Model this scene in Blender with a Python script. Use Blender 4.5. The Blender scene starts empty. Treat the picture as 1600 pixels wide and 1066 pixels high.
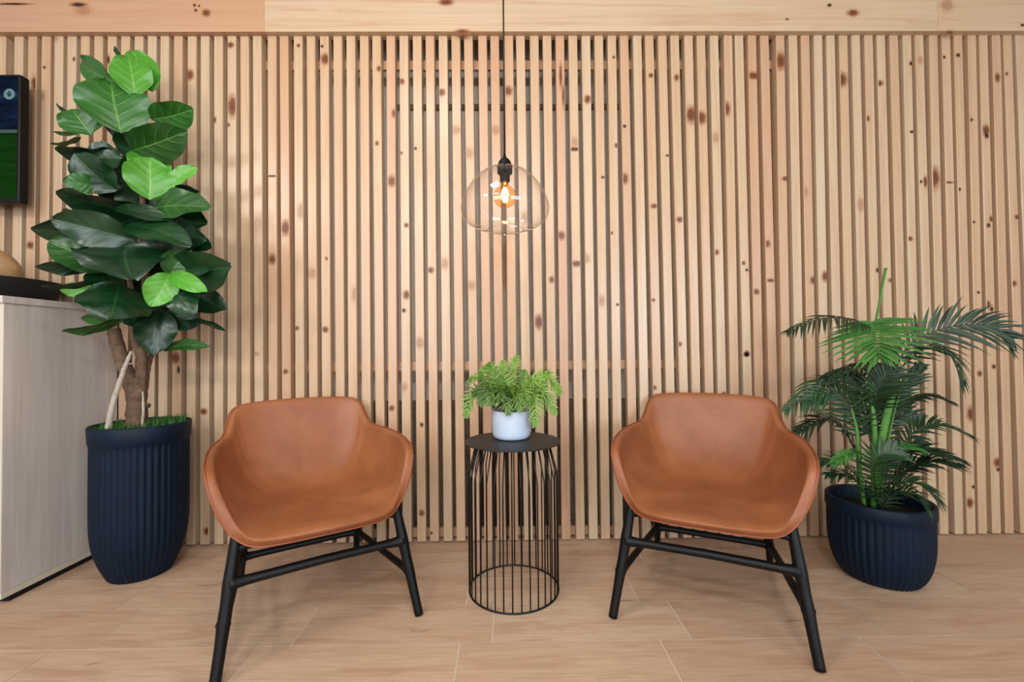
import bpy, bmesh, math, random
import numpy as np
from mathutils import Vector, Matrix, noise
random.seed(7)
PI = math.pi
scene = bpy.context.scene
COL = scene.collection

# ------------------------------------------------------------------ camera
F_PX = 681.867
PITCH, ROLL, YAW = 0.017583, -0.009126, 0.011001
CAM = Vector((0, 0, 0.94))
_cy, _sy, _cp, _sp = math.cos(YAW), math.sin(YAW), math.cos(PITCH), math.sin(PITCH)
FW = Vector((_sy*_cp, _cy*_cp, _sp))
_r0 = Vector((_cy, -_sy, 0)); _u0 = _r0.cross(FW)
RT = _r0*math.cos(ROLL) + _u0*math.sin(ROLL)
UP = -_r0*math.sin(ROLL) + _u0*math.cos(ROLL)

def at(px, py, Y):
    """the point at depth Y seen at a pixel of the 1600 x 1066 photograph"""
    d = FW + RT*((px-800)/F_PX) + UP*((533-py)/F_PX)
    return CAM + d*(Y/d.y)

cd = bpy.data.cameras.new('camera'); cam = bpy.data.objects.new('camera', cd); COL.objects.link(cam)
cd.sensor_fit = 'HORIZONTAL'; cd.sensor_width = 36; cd.lens = F_PX*36/1600
cd.clip_start = 0.02
M3 = Matrix((RT, UP, -FW)).transposed()
cam.matrix_world = Matrix.Translation(CAM) @ M3.to_4x4()
scene.camera = cam

# ------------------------------------------------------------------ helpers
class MB:
    """collects geometry for ONE mesh object"""
    def __init__(s):
        s.v = []; s.f = []; s.uv = []; s.c = []; s.m = []; s.sm = []
    def add(s, verts, faces, uvs=None, col=(1, 1, 1), mat=0, smooth=True):
        b = len(s.v); s.v += [tuple(p) for p in verts]
        for k, fc in enumerate(faces):
            s.f.append(tuple(b+i for i in fc))
            s.uv.append([uvs[i] for i in fc] if uvs else [(0, 0)]*len(fc))
            s.c.append(col); s.m.append(mat); s.sm.append(smooth)
    def box(s, lo, hi, col=(1, 1, 1), mat=0):
        (x0, y0, z0), (x1, y1, z1) = lo, hi
        v = [(x0,y0,z0),(x1,y0,z0),(x1,y1,z0),(x0,y1,z0),(x0,y0,z1),(x1,y0,z1),(x1,y1,z1),(x0,y1,z1)]
        s.add(v, [(0,3,2,1),(4,5,6,7),(0,1,5,4),(1,2,6,5),(2,3,7,6),(3,0,4,7)], None, col, mat, False)
    def tube(s, pts, rad, n=10, col=(1, 1, 1), mat=0, caps=True, squash=1.0, closed=False):
        pts = [Vector(p) for p in pts]; m = len(pts)
        if not hasattr(rad, '__len__'): rad = [rad]*m
        V = []; ref = None
        for i, p in enumerate(pts):
            if closed: t = pts[(i+1) % m]-pts[i-1]
            else: t = pts[min(i+1, m-1)]-pts[max(i-1, 0)]
            t.normalize()
            if ref is None:
                ref = t.cross(Vector((0, 0, 1)))
                if ref.length < .2: ref = t.cross(Vector((1, 0, 0)))
            ref = (ref - t*ref.dot(t)).normalized(); o = t.cross(ref)
            for k in range(n):
                a = 2*PI*k/n; V.append(p + ref*(rad[i]*math.cos(a)) + o*(rad[i]*squash*math.sin(a)))
        Fc = []
        for i in range(m if closed else m-1):
            j = (i+1) % m
            for k in range(n):
                l = (k+1) % n; Fc.append((i*n+k, i*n+l, j*n+l, j*n+k))
        if caps and not closed:
            Fc.append(tuple(range(n-1, -1, -1))); Fc.append(tuple((m-1)*n+k for k in range(n)))
        s.add(V, Fc, None, col, mat)
    def lathe(s, prof, n=48, c=(0, 0), col=(1, 1, 1), mat=0, rfun=None, top=False, bottom=False):
        V = []
        for i, (r, z) in enumerate(prof):
            for k in range(n):
                a = 2*PI*k/n; rr = r if rfun is None else rfun(r, z, a)
                V.append((c[0]+rr*math.cos(a), c[1]+rr*math.sin(a), z))
        Fc = []
        for i in range(len(prof)-1):
            for k in range(n):
                l = (k+1) % n; Fc.append((i*n+k, i*n+l, (i+1)*n+l, (i+1)*n+k))
        if bottom: Fc.append(tuple(range(n-1, -1, -1)))
        if top: Fc.append(tuple((len(prof)-1)*n+k for k in range(n)))
        s.add(V, Fc, None, col, mat)
    def build(s, name, mats, parent=None, origin=None, fix=True):
        me = bpy.data.meshes.new(name)
        o = Vector(origin) if origin is not None else Vector((0, 0, 0))
        me.from_pydata([tuple(Vector(p)-o) for p in s.v], [], s.f)
        if not isinstance(mats, (list, tuple)): mats = [mats]
        for m in mats: me.materials.append(m)
        uvl = me.uv_layers.new(name='UVMap', do_init=False); uv = [q for f in s.uv for q in f]; cc = []
        uvl.data.foreach_set('uv', [x for q in uv for x in q])
        ca = me.color_attributes.new('tone', 'FLOAT_COLOR', 'CORNER')
        for f, c in zip(s.f, s.c): cc += [(c[0], c[1], c[2], 1)]*len(f)
        ca.data.foreach_set('color', [x for q in cc for x in q])
        me.polygons.foreach_set('material_index', s.m); me.polygons.foreach_set('use_smooth', s.sm)
        me.update()
        if fix:
            bm = bmesh.new(); bm.from_mesh(me); bmesh.ops.recalc_face_normals(bm, faces=bm.faces); bm.to_mesh(me); bm.free()
        ob = bpy.data.objects.new(name, me); COL.objects.link(ob); ob.location = o
        if parent is not None:
            ob.parent = parent
            ob.matrix_parent_inverse = Matrix.Identity(4)
            ob.location = o - Vector(parent_world(parent))
        return ob

def parent_world(p):
    t = Vector(p.location)
    while p.parent is not None:
        p = p.parent; t += Vector(p.location)
    return t

def empty(name, loc):
    o = bpy.data.objects.new(name, None); o.empty_display_size = .1; COL.objects.link(o); o.location = loc
    return o
def tag(o, label=None, cat=None, group=None, kind=None):
    if label: o['label'] = label
    if cat: o['category'] = cat
    if group: o['group'] = group
    if kind: o['kind'] = kind
    return o
def bevel(o, w, seg=2, ang=30):
    m = o.modifiers.new('bevel', 'BEVEL'); m.width = w; m.segments = seg; m.limit_method = 'ANGLE'; m.angle_limit = math.radians(ang)
    return o
def curve(pts, n, closed=False):
    """Catmull-Rom through points"""
    P = [Vector(p) for p in pts]; out = []; m = len(P); segs = m if closed else m-1
    for i in range(segs):
        if closed: a, b, c, d = P[i-1], P[i], P[(i+1) % m], P[(i+2) % m]
        else: a, b, c, d = P[max(i-1, 0)], P[i], P[i+1], P[min(i+2, m-1)]
        for k in range(n):
            t = k/n
            out.append(.5*((2*b)+(c-a)*t+(2*a-5*b+4*c-d)*t*t+(3*b-a-3*c+d)*t**3))
    if not closed: out.append(P[-1].copy())
    return out
REFL = .80
def lin(c):
    return tuple(REFL*((x/255)/12.92 if x/255 <= .04045 else ((x/255+.055)/1.055)**2.4) for x in c)

# ------------------------------------------------------------------ materials
class NT:
    def __init__(s, name):
        s.mat = bpy.data.materials.new(name); s.mat.use_nodes = True; s.t = s.mat.node_tree; s.t.nodes.clear()
        s.out = s.n('ShaderNodeOutputMaterial'); s.b = s.n('ShaderNodeBsdfPrincipled'); s.l(s.b.outputs[0], s.out.inputs[0])
    def n(s, typ, **kw):
        nd = s.t.nodes.new(typ)
        for k, v in kw.items(): setattr(nd, k, v)
        return nd
    def l(s, a, b): s.t.links.new(a, b)
    def set(s, **kw):
        for k, v in kw.items():
            nm = {'base': 'Base Color', 'rough': 'Roughness', 'spec': 'Specular IOR Level', 'metal': 'Metallic', 'coat': 'Coat Weight', 'coat_r': 'Coat Roughness',
                  'sheen': 'Sheen Weight', 'sub': 'Subsurface Weight'}[k]
            if k == 'base' and not hasattr(v, 'is_output'): v = (*v, 1)
            if hasattr(v, 'is_output'): s.l(v, s.b.inputs[nm])
            else: s.b.inputs[nm].default_value = v
    def noise(s, vec, scale, detail=3, rough=.55, dist=0):
        n = s.n('ShaderNodeTexNoise'); n.inputs['Scale'].default_value = scale; n.inputs['Detail'].default_value = detail
        n.inputs['Roughness'].default_value = rough; n.inputs['Distortion'].default_value = dist
        s.l(vec, n.inputs['Vector']); return n.outputs['Fac']
    def math(s, op, a, b=None, clamp=False):
        n = s.n('ShaderNodeMath', operation=op); n.use_clamp = clamp
        for i, x in enumerate((a, b)):
            if x is None: continue
            if hasattr(x, 'is_output'): s.l(x, n.inputs[i])
            else: n.inputs[i].default_value = x
        return n.outputs[0]
    def mix(s, f, a, b, typ='MIX'):
        n = s.n('ShaderNodeMix', data_type='RGBA', blend_type=typ)
        for i, x in ((0, f), (6, a), (7, b)):
            if hasattr(x, 'is_output'): s.l(x, n.inputs[i])
            else: n.inputs[i].default_value = x if i == 0 else (*x, 1)
        return n.outputs[2]
    def ramp(s, f, stops):
        n = s.n('ShaderNodeValToRGB'); e = n.color_ramp.elements
        while len(e) > 1: e.remove(e[-1])
        e[0].position = stops[0][0]; e[0].color = (*stops[0][1], 1)
        for pos, c in stops[1:]: e.new(pos).color = (*c, 1)
        s.l(f, n.inputs[0]); return n.outputs[0]
    def bump(s, h, strength=.2, dist=.002):
        n = s.n('ShaderNodeBump'); n.inputs['Strength'].default_value = strength; n.inputs['Distance'].default_value = dist
        s.l(h, n.inputs['Height']); s.l(n.outputs[0], s.b.inputs['Normal'])
    def coord(s, which='Object'): return s.n('ShaderNodeTexCoord').outputs[which]
    def mapv(s, vec, sc=(1, 1, 1), loc=(0, 0, 0)):
        n = s.n('ShaderNodeMapping'); n.inputs['Scale'].default_value = sc; n.inputs['Location'].default_value = loc
        s.l(vec, n.inputs[0]); return n.outputs[0]
    def sep(s, vec):
        n = s.n('ShaderNodeSeparateXYZ'); s.l(vec, n.inputs[0]); return n.outputs
    def attr(s, name='tone', out='Color'):
        n = s.n('ShaderNodeAttribute', attribute_name=name); return n.outputs[out]

def mat_wood(name, horizontal=False, rough=.32):
    """pine: cream to pink per board (tone.r), grain along the board; tone.g shifts the pattern"""
    m = NT(name); tone = m.attr()
    sc = m.n('ShaderNodeSeparateColor'); m.l(tone, sc.inputs[0]); r, g = sc.outputs[0], sc.outputs[1]
    co = m.coord()
    sh = m.n('ShaderNodeCombineXYZ'); m.l(m.math('MULTIPLY', g, 37.0), sh.inputs[0]); m.l(m.math('MULTIPLY', g, 91.0), sh.inputs[1]); m.l(m.math('MULTIPLY', g, 53.0), sh.inputs[2])
    ad = m.n('ShaderNodeVectorMath', operation='ADD'); m.l(co, ad.inputs[0]); m.l(sh.outputs[0], ad.inputs[1]); v = ad.outputs[0]
    st = (1.1, 26, 26) if horizontal else (34, 34, 1.0)
    st2 = (2.2, 130, 130) if horizontal else (190, 190, 2.5)
    big = m.noise(m.mapv(v, (.9, 4, 4) if horizontal else (6, 6, .9)), 1.0, 2)
    ring = m.noise(m.mapv(v, st), 1.0, 3, .5, .9)
    fine = m.noise(m.mapv(v, st2), 1.0, 3, .6)
    base = m.ramp(r, [(0, lin((219, 200, 169))), (.55, lin((214, 184, 149))), (1, lin((204, 157, 128)))])
    gm = m.ramp(ring, [(.40, (0, 0, 0)), (.52, (.35, .35, .35)), (.60, (.9, .9, .9)), (.64, (.2, .2, .2)), (.75, (.5, .5, .5))])
    gs = m.n('ShaderNodeSeparateColor'); m.l(gm, gs.inputs[0])
    c = m.mix(m.math('MULTIPLY', gs.outputs[0], .5 if horizontal else .42), base, lin((190, 136, 98)))
    c = m.mix(m.math('MULTIPLY', big, .45), c, lin((204, 154, 114)))
    c = m.mix(m.math('MULTIPLY', m.math('SUBTRACT', fine, .35, True), .8), c, lin((188, 146, 112)))
    m.set(base=c, rough=rough, spec=.5); m.bump(fine, .12, .001)
    return m.mat

def mat_knot(name='pine_knot', dens=1.0):
    m = NT(name); uv = m.n('ShaderNodeUVMap').outputs[0]
    sb = m.n('ShaderNodeVectorMath', operation='SUBTRACT'); m.l(uv, sb.inputs[0]); sb.inputs[1].default_value = (.5, .5, 0)
    ln = m.n('ShaderNodeVectorMath', operation='LENGTH'); m.l(sb.outputs[0], ln.inputs[0])
    r = m.math('MULTIPLY', ln.outputs['Value'], 2.0)
    nz = m.noise(m.coord(), 90, 3); r = m.math('ADD', r, m.math('MULTIPLY', m.math('SUBTRACT', nz, .5), .5))
    core = m.attr()
    c = m.mix(m.math('MULTIPLY', m.math('SUBTRACT', r, .28), 3.2, True), core, m.mix(.5, core, lin((204, 126, 72))))
    a = m.ramp(r, [(.0, (1, 1, 1)), (.42, (.95, .95, .95)), (.58, (.42, .42, .42)), (.98, (0, 0, 0))])
    m.set(base=c, rough=.45); m.l(m.math('MULTIPLY', a, dens), m.b.inputs['Alpha'])
    return m.mat

def mat_plain(name, rgb, rough=.5, spec=.5, nz=0, nscale=30, bump=0, metal=0, coat=0):
    m = NT(name); c = lin(rgb)
    if nz:
        f = m.noise(m.coord(), nscale, 4); d = tuple(max(0, x*(1-nz)) for x in c); l2 = tuple(min(1, x*(1+nz)) for x in c)
        m.set(base=m.ramp(f, [(.3, d), (.7, l2)]))
        if bump: m.bump(f, bump, .002)
    else: m.set(base=c)
    m.set(rough=rough, spec=spec, metal=metal, coat=coat); return m.mat

def mat_leather():
    m = NT('tan_leather'); co = m.coord()
    big = m.noise(co, 5.5, 4, .6); fine = m.noise(co, 420, 2); mid = m.noise(co, 38, 4, .6)
    c = m.ramp(big, [(.28, lin((138, 79, 45))), (.55, lin((158, 95, 58))), (.78, lin((170, 109, 72)))])
    c = m.mix(m.math('MULTIPLY', mid, .22), c, lin((134, 76, 42)))
    m.set(base=c, rough=m.math('ADD', m.math('MULTIPLY', mid, .14), .37), spec=.34); 
    h = m.math('ADD', m.math('MULTIPLY', fine, .5), mid); m.bump(h, .10, .0015)
    return m.mat

def mat_leaf(name, dark, light, vein, rough=.3, veins=5.3, bumpy=.4, coat=.2, vmix=.85):
    m = NT(name); uv = m.n('ShaderNodeUVMap').outputs[0]; x, y, _ = m.sep(uv)
    du = m.math('ABSOLUTE', m.math('SUBTRACT', x, .5))
    mid = m.math('SUBTRACT', 1.0, m.math('MULTIPLY', du, 38.0), True)
    ph = m.math('FRACT', m.math('MULTIPLY', m.math('SUBTRACT', y, m.math('MULTIPLY', du, .62)), veins))
    side = m.math('SUBTRACT', 1.0, m.math('MULTIPLY', m.math('ABSOLUTE', m.math('SUBTRACT', ph, .5)), 16.0), True)
    side = m.math('MULTIPLY', side, m.math('SUBTRACT', 1.15, m.math('MULTIPLY', du, 2.2), True))
    vv = m.math('MAXIMUM', mid, m.math('MULTIPLY', side, .75))
    bl = m.noise(m.coord(), 14, 3); tone = m.attr()
    sc = m.n('ShaderNodeSeparateColor'); m.l(tone, sc.inputs[0])
    c = m.mix(m.math('ADD', m.math('MULTIPLY', bl, .5), m.math('MULTIPLY', sc.outputs[0], .5)), lin(dark), lin(light))
    c = m.mix(m.math('MULTIPLY', m.math('MULTIPLY', vv, m.math('ADD', bl, .15, True)), vmix), c, lin(vein))
    m.set(base=c, rough=rough, spec=.45, coat=coat, coat_r=.25)
    hump = m.math('ABSOLUTE', m.math('SUBTRACT', ph, .5))
    m.bump(m.math('SUBTRACT', 1.0, m.math('ADD', m.math('MULTIPLY', vv, .6), hump)), bumpy, .006)
    return m.mat
def mat_thin_glass(name, tint, gloss_tint=(1, 1, 1), boost=1.0, edge=(.8, .8, .8)):
    m = NT(name); t = m.t; t.nodes.remove(m.b)
    lw = m.n('ShaderNodeLayerWeight'); lw.inputs[0].default_value = .5
    fac = m.math('ADD', .045, m.math('MULTIPLY', m.math('POWER', lw.outputs['Facing'], 5.0), .7))
    tr = m.n('ShaderNodeBsdfTransparent'); m.l(m.mix(m.math('POWER', lw.outputs['Facing'], 3.2), tint, edge), tr.inputs[0])
    gl = m.n('ShaderNodeBsdfGlossy'); gl.inputs['Roughness'].default_value = .02; gl.inputs[0].default_value = (*gloss_tint, 1)
    mx = m.n('ShaderNodeMixShader'); m.l(m.math('MULTIPLY', fac, boost, True), mx.inputs[0]); m.l(tr.outputs[0], mx.inputs[1]); m.l(gl.outputs[0], mx.inputs[2])
    m.l(mx.outputs[0], m.out.inputs[0]); return m.mat
def mat_emit(name, rgb, strength):
    m = NT(name); m.t.nodes.remove(m.b); e = m.n('ShaderNodeEmission'); e.inputs[0].default_value = (*lin(rgb), 1); e.inputs[1].default_value = strength
    m.l(e.outputs[0], m.out.inputs[0]); return m.mat

M = {}
M['slat'] = mat_wood('pine_batten')
M['beam'] = mat_wood('pine_board', True)
M['knot'] = mat_knot(); M['figure'] = mat_knot('pine_figure', .38)
M['leather'] = mat_leather()
M['leather_seam'] = mat_plain('leather_piping', (150, 78, 40), .5)
M['black'] = mat_plain('black_frame', (9, 9, 11), .45, .22, .15, 60)
M['matte_black'] = mat_plain('black_powder_coat', (26, 26, 27), .5, .4, .1, 200, .03)
M['wire'] = mat_plain('black_wire', (9, 9, 10), .45, .35)
M['navy'] = mat_plain('navy_planter', (4, 24, 43), .55, .20, .12, 25, .02)
M['soil'] = mat_plain('dark_soil', (26, 22, 18), .95, .2, .4, 60, .5)
M['backwall'] = mat_plain('grey_backing', (228, 222, 212), .8, .3, .08, 5)
M['stone'] = mat_plain('dark_stone', (140, 124, 108), .9, .3, .35, 70, .5)
M['plaster'] = mat_plain('white_plaster', (232, 230, 226), .8, .3)
M['grout'] = mat_plain('tile_grout', (228, 210, 188), .85, .2)

# ------------------------------------------------------------------ floor
def mat_floor():
    m = NT('wood_look_tile'); tone = m.attr(); sc = m.n('ShaderNodeSeparateColor'); m.l(tone, sc.inputs[0]); r, g = sc.outputs[0], sc.outputs[1]
    sh = m.n('ShaderNodeCombineXYZ'); m.l(m.math('MULTIPLY', g, 31.0), sh.inputs[0]); m.l(m.math('MULTIPLY', g, 77.0), sh.inputs[1])
    ad = m.n('ShaderNodeVectorMath', operation='ADD'); m.l(m.coord(), ad.inputs[0]); m.l(sh.outputs[0], ad.inputs[1]); v = ad.outputs[0]
    ring = m.noise(m.mapv(v, (2.2, 16, 1)), 1.0, 4, .6, 1.2); fine = m.noise(m.mapv(v, (7, 150, 1)), 1.0, 3, .6); big = m.noise(m.mapv(v, (1.6, 5, 1)), 1.0, 3)
    c = m.ramp(r, [(0, lin((212, 182, 153))), (.5, lin((204, 170, 141))), (1, lin((194, 158, 130)))])
    c = m.mix(m.ramp(ring, [(.45, (0, 0, 0)), (.62, (.38, .38, .38)), (.72, (.62, .62, .62))]), c, lin((166, 116, 84)))
    c = m.mix(m.math('MULTIPLY', big, .35), c, lin((216, 188, 160)))
    c = m.mix(m.math('MULTIPLY', m.math('SUBTRACT', fine, .4, True), 1.1), c, lin((150, 108, 80)))
    kn = m.noise(m.mapv(v, (5.5, 13, 1)), 1.0, 2, .5, .5)
    c = m.mix(m.ramp(kn, [(.70, (0, 0, 0)), (.80, (.7, .7, .7))]), c, lin((120, 76, 52)))
    m.set(base=c, rough=.42, spec=.4); m.bump(fine, .08, .001); return m.mat
M['tile'] = mat_floor()
ROWS = [2.50, 2.251, 2.039, 1.838, 1.626, 1.4136, 1.203, .992, .781, .570]
while ROWS[-1] > -3.2: ROWS.append(ROWS[-1]-.2115)
JOINT = {1: -.157, 2: .589, 3: .480, 4: .585, 5: -.160}
fl = MB(); rf = random.Random(3)
fl.box((-3.6, -3.3, -.05), (3.6, 2.5, -.0012), mat=1)
GP = .0017
for i in range(len(ROWS)-1):
    ya, yb = ROWS[i+1]+GP, ROWS[i]-GP
    x = JOINT.get(i, rf.uniform(0, .64)) - .6415*7
    while x < 3.6:
        x0, x1 = max(x+GP, -3.6), min(x+.6415-GP, 3.6); x += .6415
        if x1-x0 < .01: continue
        fl.add([(x0, ya, 0), (x1, ya, 0), (x1, yb, 0), (x0, yb, 0)], [(0, 1, 2, 3)], [(0, 0), (1, 0), (1, 1), (0, 1)], (rf.random(), rf.random(), 0), 0, False)
tag(fl.build('floor', [M['tile'], M['grout']], fix=False), 'wood look porcelain plank floor with pale grout lines', None, None, 'structure')

# ------------------------------------------------------------------ slatted back wall
DW = 2.1438                                   # front plane of the battens
SW, SD = .0432, .044                          # batten width and depth
ZT, ZB = 2.503, .006
wall = empty('wall_back', (0, DW+.2, 0)); tag(wall, 'wall of vertical pine battens over grey backing', None, None, 'structure')
up = [-6, 21, 42.5, 64, 84, 104, 125, 146, 167, 188, 209, 230, 250, 271, 292.5, 313, 334, 355, 375, 395, 418, 437, 459, 479, 500, 521, 541.5, 562.5, 582, 604, 624.5, 645.5, 665.5, 686, 706, 726, 748, 767, 789, 807.5, 829, 849, 869, 889.5, 910, 930, 950.5, 970, 990.5, 1009.5, 1030, 1049.5, 1071, 1090.5, 1111, 1132.5, 1150, 1170, 1190, 1214, 1234, 1253, 1273, 1293, 1313, 1332.5, 1352.5, 1372, 1392.5, 1412.5, 1432, 1454, 1474, 1492.5, 1514, 1532.5, 1552.5, 1571, 1590]
lo = [None]*14+[(x, 575) for x in (291, 312.5, 334, 355, 376.5, 397, 419, 440, 461, 482, 502.5, 524, 544, 565, 586)]
lo += [(x, 530) for x in (606, 627, 649, 669, 690, 710, 732, 753, 772.5, 793, 814, 834.5, 854.5, 874, 895.5, 916, 935.5, 956)]
lo += [(x, 575) for x in (979.5, 999, 1019.5, 1040, 1061, 1080.5, 1101, 1121, 1140.5, 1161, 1179, 1201)]
lo += [(x, 450) for x in (1219.5, 1240, 1259, 1279, 1300, 1319.5, 1340, 1360, 1380, 1401, 1420, 1441, 1461, 1482.5, 1501, 1521, 1541, 1561, 1582, 1602)]
rw = random.Random(11)
PINK = {36, 37, 42, 47, 57, 58, 21, 38, 29}
sl = MB(); BX = []
def batten(xt, zt, xb, zb, tone, y0=DW):
    k = (xb-xt)/(zb-zt); X = lambda z: xt+k*(z-zt)
    BX.append((X, k)); v = []
    for z in (ZB, ZT):
        x = X(z); b = .0022
        v += [(x+b, y0, z), (x+SW-b, y0, z), (x+SW, y0+b, z), (x+SW, y0+SD, z), (x, y0+SD, z), (x, y0+b, z)]
    f = [(i, (i+1) % 6, 6+(i+1) % 6, 6+i) for i in range(6)]+[(5, 4, 3, 2, 1, 0), (6, 7, 8, 9, 10, 11)]
    sl.add(v, f, None, tone, 0, False)
for i, u in enumerate(up):
    T = at(u, 135, DW)
    if lo[i] is None: xb, zb = T.x+rw.uniform(-.002, .002), .9
    else:
        B = at(*lo[i], DW); xb, zb = B.x, B.z
        xb = T.x + max(-.014, min(.014, xb-T.x))
    r = rw.uniform(.0, .6) if i not in PINK else rw.uniform(.72, .85)
    if i not in PINK and rw.random() < .12: r = .66
    batten(T.x, T.z, xb, zb, (r, rw.random(), 0), DW+rw.uniform(-.001, .001))
x0 = BX[0][0](1.3); x1 = BX[-1][0](1.3)
for k in range(1, 13): batten(x0-.0655*k, 1.3, x0-.0655*k, .3, (rw.random(), rw.random(), 0))
for k in range(1, 13): batten(x1+.0655*k, 1.3, x1+.0655*k, .3, (rw.random(), rw.random(), 0))
# knots lie flush in the batten faces
BR, DK, FT = lin((110, 58, 26)), lin((26, 14, 10)), lin((188, 132, 92))
KN = [(165, 93, 3, 8, 1), (69, 105, 2.5, 2.5, 1), (57, 130, 6, 11, 0), (360, 70, 6, 5, 0), (296, 117, 7, 9, 0), (363, 166, 8, 18, 0), (335, 187, 2.5, 5, 0), (357, 195, 3, 3, 0),
 (466, 71, 3, 3, 0), (503, 72, 2.5, 2.5, 1), (508, 92, 8, 9, 0), (594, 107, 5, 5, 0), (628, 127, 4, 5, 0), (690, 144, 6, 6, 0), (616, 177, 4, 7, 0), (712, 203, 11, 8, 2), (733, 239, 8, 10, 2), (589, 224, 3, 4, 0), (649, 232, 3, 3, 1), (627, 239, 2.5, 2.5, 0), (612, 283, 6.5, 9, 0), (794, 142, 7, 8, 0), (774, 203, 10, 8, 2), (425, 275, 8, 1.8, 1),
 (876, 118, 2.5, 20, 0), (880, 150, 2, 20, 0), (959, 89, 2.5, 2.5, 0), (918, 155, 5.5, 7, 0), (898, 233, 8, 3.5, 1), (898, 222, 7, 9, 2), (976, 197, 3, 3, 1), (963, 227, 3, 4, 0), (942, 277, 3, 2.5, 1), (976, 279, 6, 9, 0), (1017, 118, 4, 4, 0), (1057, 121, 4, 6, 0), (1080, 179, 9, 14, 0), (1096, 184, 8, 11, 0), (1135, 170, 6, 12, 0), (1178, 118, 12, 6, 0), (1043, 243, 3, 2, 1), (1118, 215, 6, 10, 2),
 (1220, 95, 9, 14, 0), (1315, 124, 10, 12, 0), (1373, 130, 7, 5, 0), (1352, 185, 3.5, 5, 0), (1425, 206, 3.5, 2.5, 1), (1439, 284, 3, 3, 1), (1446, 284, 3, 10, 0), (1460, 278, 9, 18, 0), (1483, 285, 8, 2, 0), (1496, 296, 3, 3, 1), (1497, 86, 4, 3.5, 1), (1472, 89, 3, 3, 1), (1428, 99, 3, 4, 1), (1438, 94, 5, 8, 2), (1518, 187, 3, 3, 1), (1542, 212, 4, 5, 1), (1541, 203, 6, 9, 0), (1559, 121, 4, 8, 0), (1573, 115, 3, 3, 0), (1227, 279, 5, 4, 0),
 (274, 559, 7, 9, 0), (279, 578, 3, 6, 1), (425, 405, 6, 9, 0), (446, 356, 7, 12, 0), (635, 352, 4, 4, 0), (635, 461, 5.5, 7, 0), (631, 485, 3.5, 3.5, 1), (673, 422, 5, 5, 0), (695, 412, 7, 10, 2), (736, 446, 8, 8, 2), (464, 513, 3.5, 3.5, 0), (508, 515, 5, 5, 0), (510, 404, 2.5, 3, 0), (446, 581, 4, 4, 0), (487, 427, 9, 9, 2), (656, 536, 8, 10, 2),
 (877, 368, 6, 7, 0), (862, 437, 4, 6, 0), (901, 412, 9, 5, 0), (956, 364, 2.5, 2.5, 0), (965, 476, 2.5, 2.5, 1), (1022, 322, 6, 4, 0), (1021, 469, 3, 3, 0), (1062, 343, 5, 5, 0), (1119, 394, 5, 5, 0), (1060, 538, 4, 4, 0), (1162, 411, 3, 4, 0), (1167, 422, 2.8, 2.8, 1), (1182, 456, 5, 5, 0), (1167, 553, 5, 5, 0), (842, 503, 7, 12, 0), (915, 404, 6, 9, 2), (1197, 381, 6, 6, 0),
 (1290, 432, 6, 9, 0), (1272, 438, 5, 6, 0), (1204, 438, 7, 3, 0), (1376, 422, 3, 4, 1), (1393, 438, 4, 3.5, 0), (1422, 373, 4.5, 4, 0), (1522, 347, 2.5, 2.5, 1), (1545, 352, 3.5, 4, 1), (1549, 342, 3, 5, 0), (1529, 457, 2.5, 2.5, 1), (1550, 483, 3.5, 4, 1), (1540, 476, 4, 7, 0), (1583, 443, 5, 5, 0), (1531, 584, 4, 5, 0), (1553, 573, 3.5, 4, 1), (1595, 339, 5, 4, 0),
 (659, 664, 3, 3.5, 1), (612, 638, 4.5, 4.5, 0), (632, 605, 5, 8, 2), (659, 802, 4.5, 5, 0), (674, 833, 2.5, 2.5, 1), (318, 643, 6, 5, 0), (325, 830, 6, 6, 0), (1521, 761, 3, 3, 1), (1515, 786, 6, 8, 0), (1560, 734, 3.5, 3.5, 1), (1559, 723, 6, 8, 0), (1517, 647, 6, 12, 0), (1166, 554, 5, 4, 0), (1022, 606, 4, 4, 0), (1131, 616, 4, 4, 0),
 (84, 60, 5, 6, 2), (120, 92, 3, 4, 0), (47, 383, 6, 6, 0), (98, 372, 3, 3, 0), (63, 150, 5, 8, 2), (80, 395, 4, 3, 0), (312, 500, 4, 5, 2), (395, 553, 8, 4, 2), (470, 330, 7, 14, 2), (560, 460, 7, 14, 2), (940, 470, 6, 10, 2), (1255, 300, 5, 10, 2), (1345, 320, 6, 12, 2), (820, 340, 6, 10, 2), (395, 690, 7, 12, 2)]
def knot_disc(mb, c, rx, rz, kind, lo_x=None, hi_x=None, y=None, n=18):
    col = (BR, DK, FT)[kind]; V = [c]; UV = [(.5, .5)]; e = 1.5
    for k in range(n):
        a = 2*PI*k/n; dx, dz = math.cos(a), math.sin(a); X = c[0]+rx*e*dx; Z = c[2]+rz*e*dz
        U = .5+.5*dx; W_ = .5+.5*dz
        if lo_x is not None and X < lo_x: U = .5+.5*(lo_x-c[0])/(rx*e); X = lo_x
        if hi_x is not None and X > hi_x: U = .5+.5*(hi_x-c[0])/(rx*e); X = hi_x
        V.append((X, c[1], Z)); UV.append((U, W_))
    mb.add(V, [(0, 1+(k+1) % n, 1+k) for k in range(n)], UV, col, 2 if kind == 2 else 1, False)
def batten_knot(px, py, w, h, kind):
    p = at(px, py, DW-.0016); best = None
    for X, k in BX:
        x = X(p.z); d = abs(x+SW/2-p.x)
        if best is None or d < best[0]: best = (d, x)
    x = best[1]; s = DW/F_PX
    cx = min(max(p.x, x+.006), x+SW-.006)
    knot_disc(sl, (cx, DW-.0016, p.z), w*s*.92, h*s*.92, kind, x+.0025, x+SW-.0025)
for q in KN: batten_knot(*q)
sl.build('slat_cladding', [M['slat'], M['knot'], M['figure']], wall, fix=False)
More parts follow.
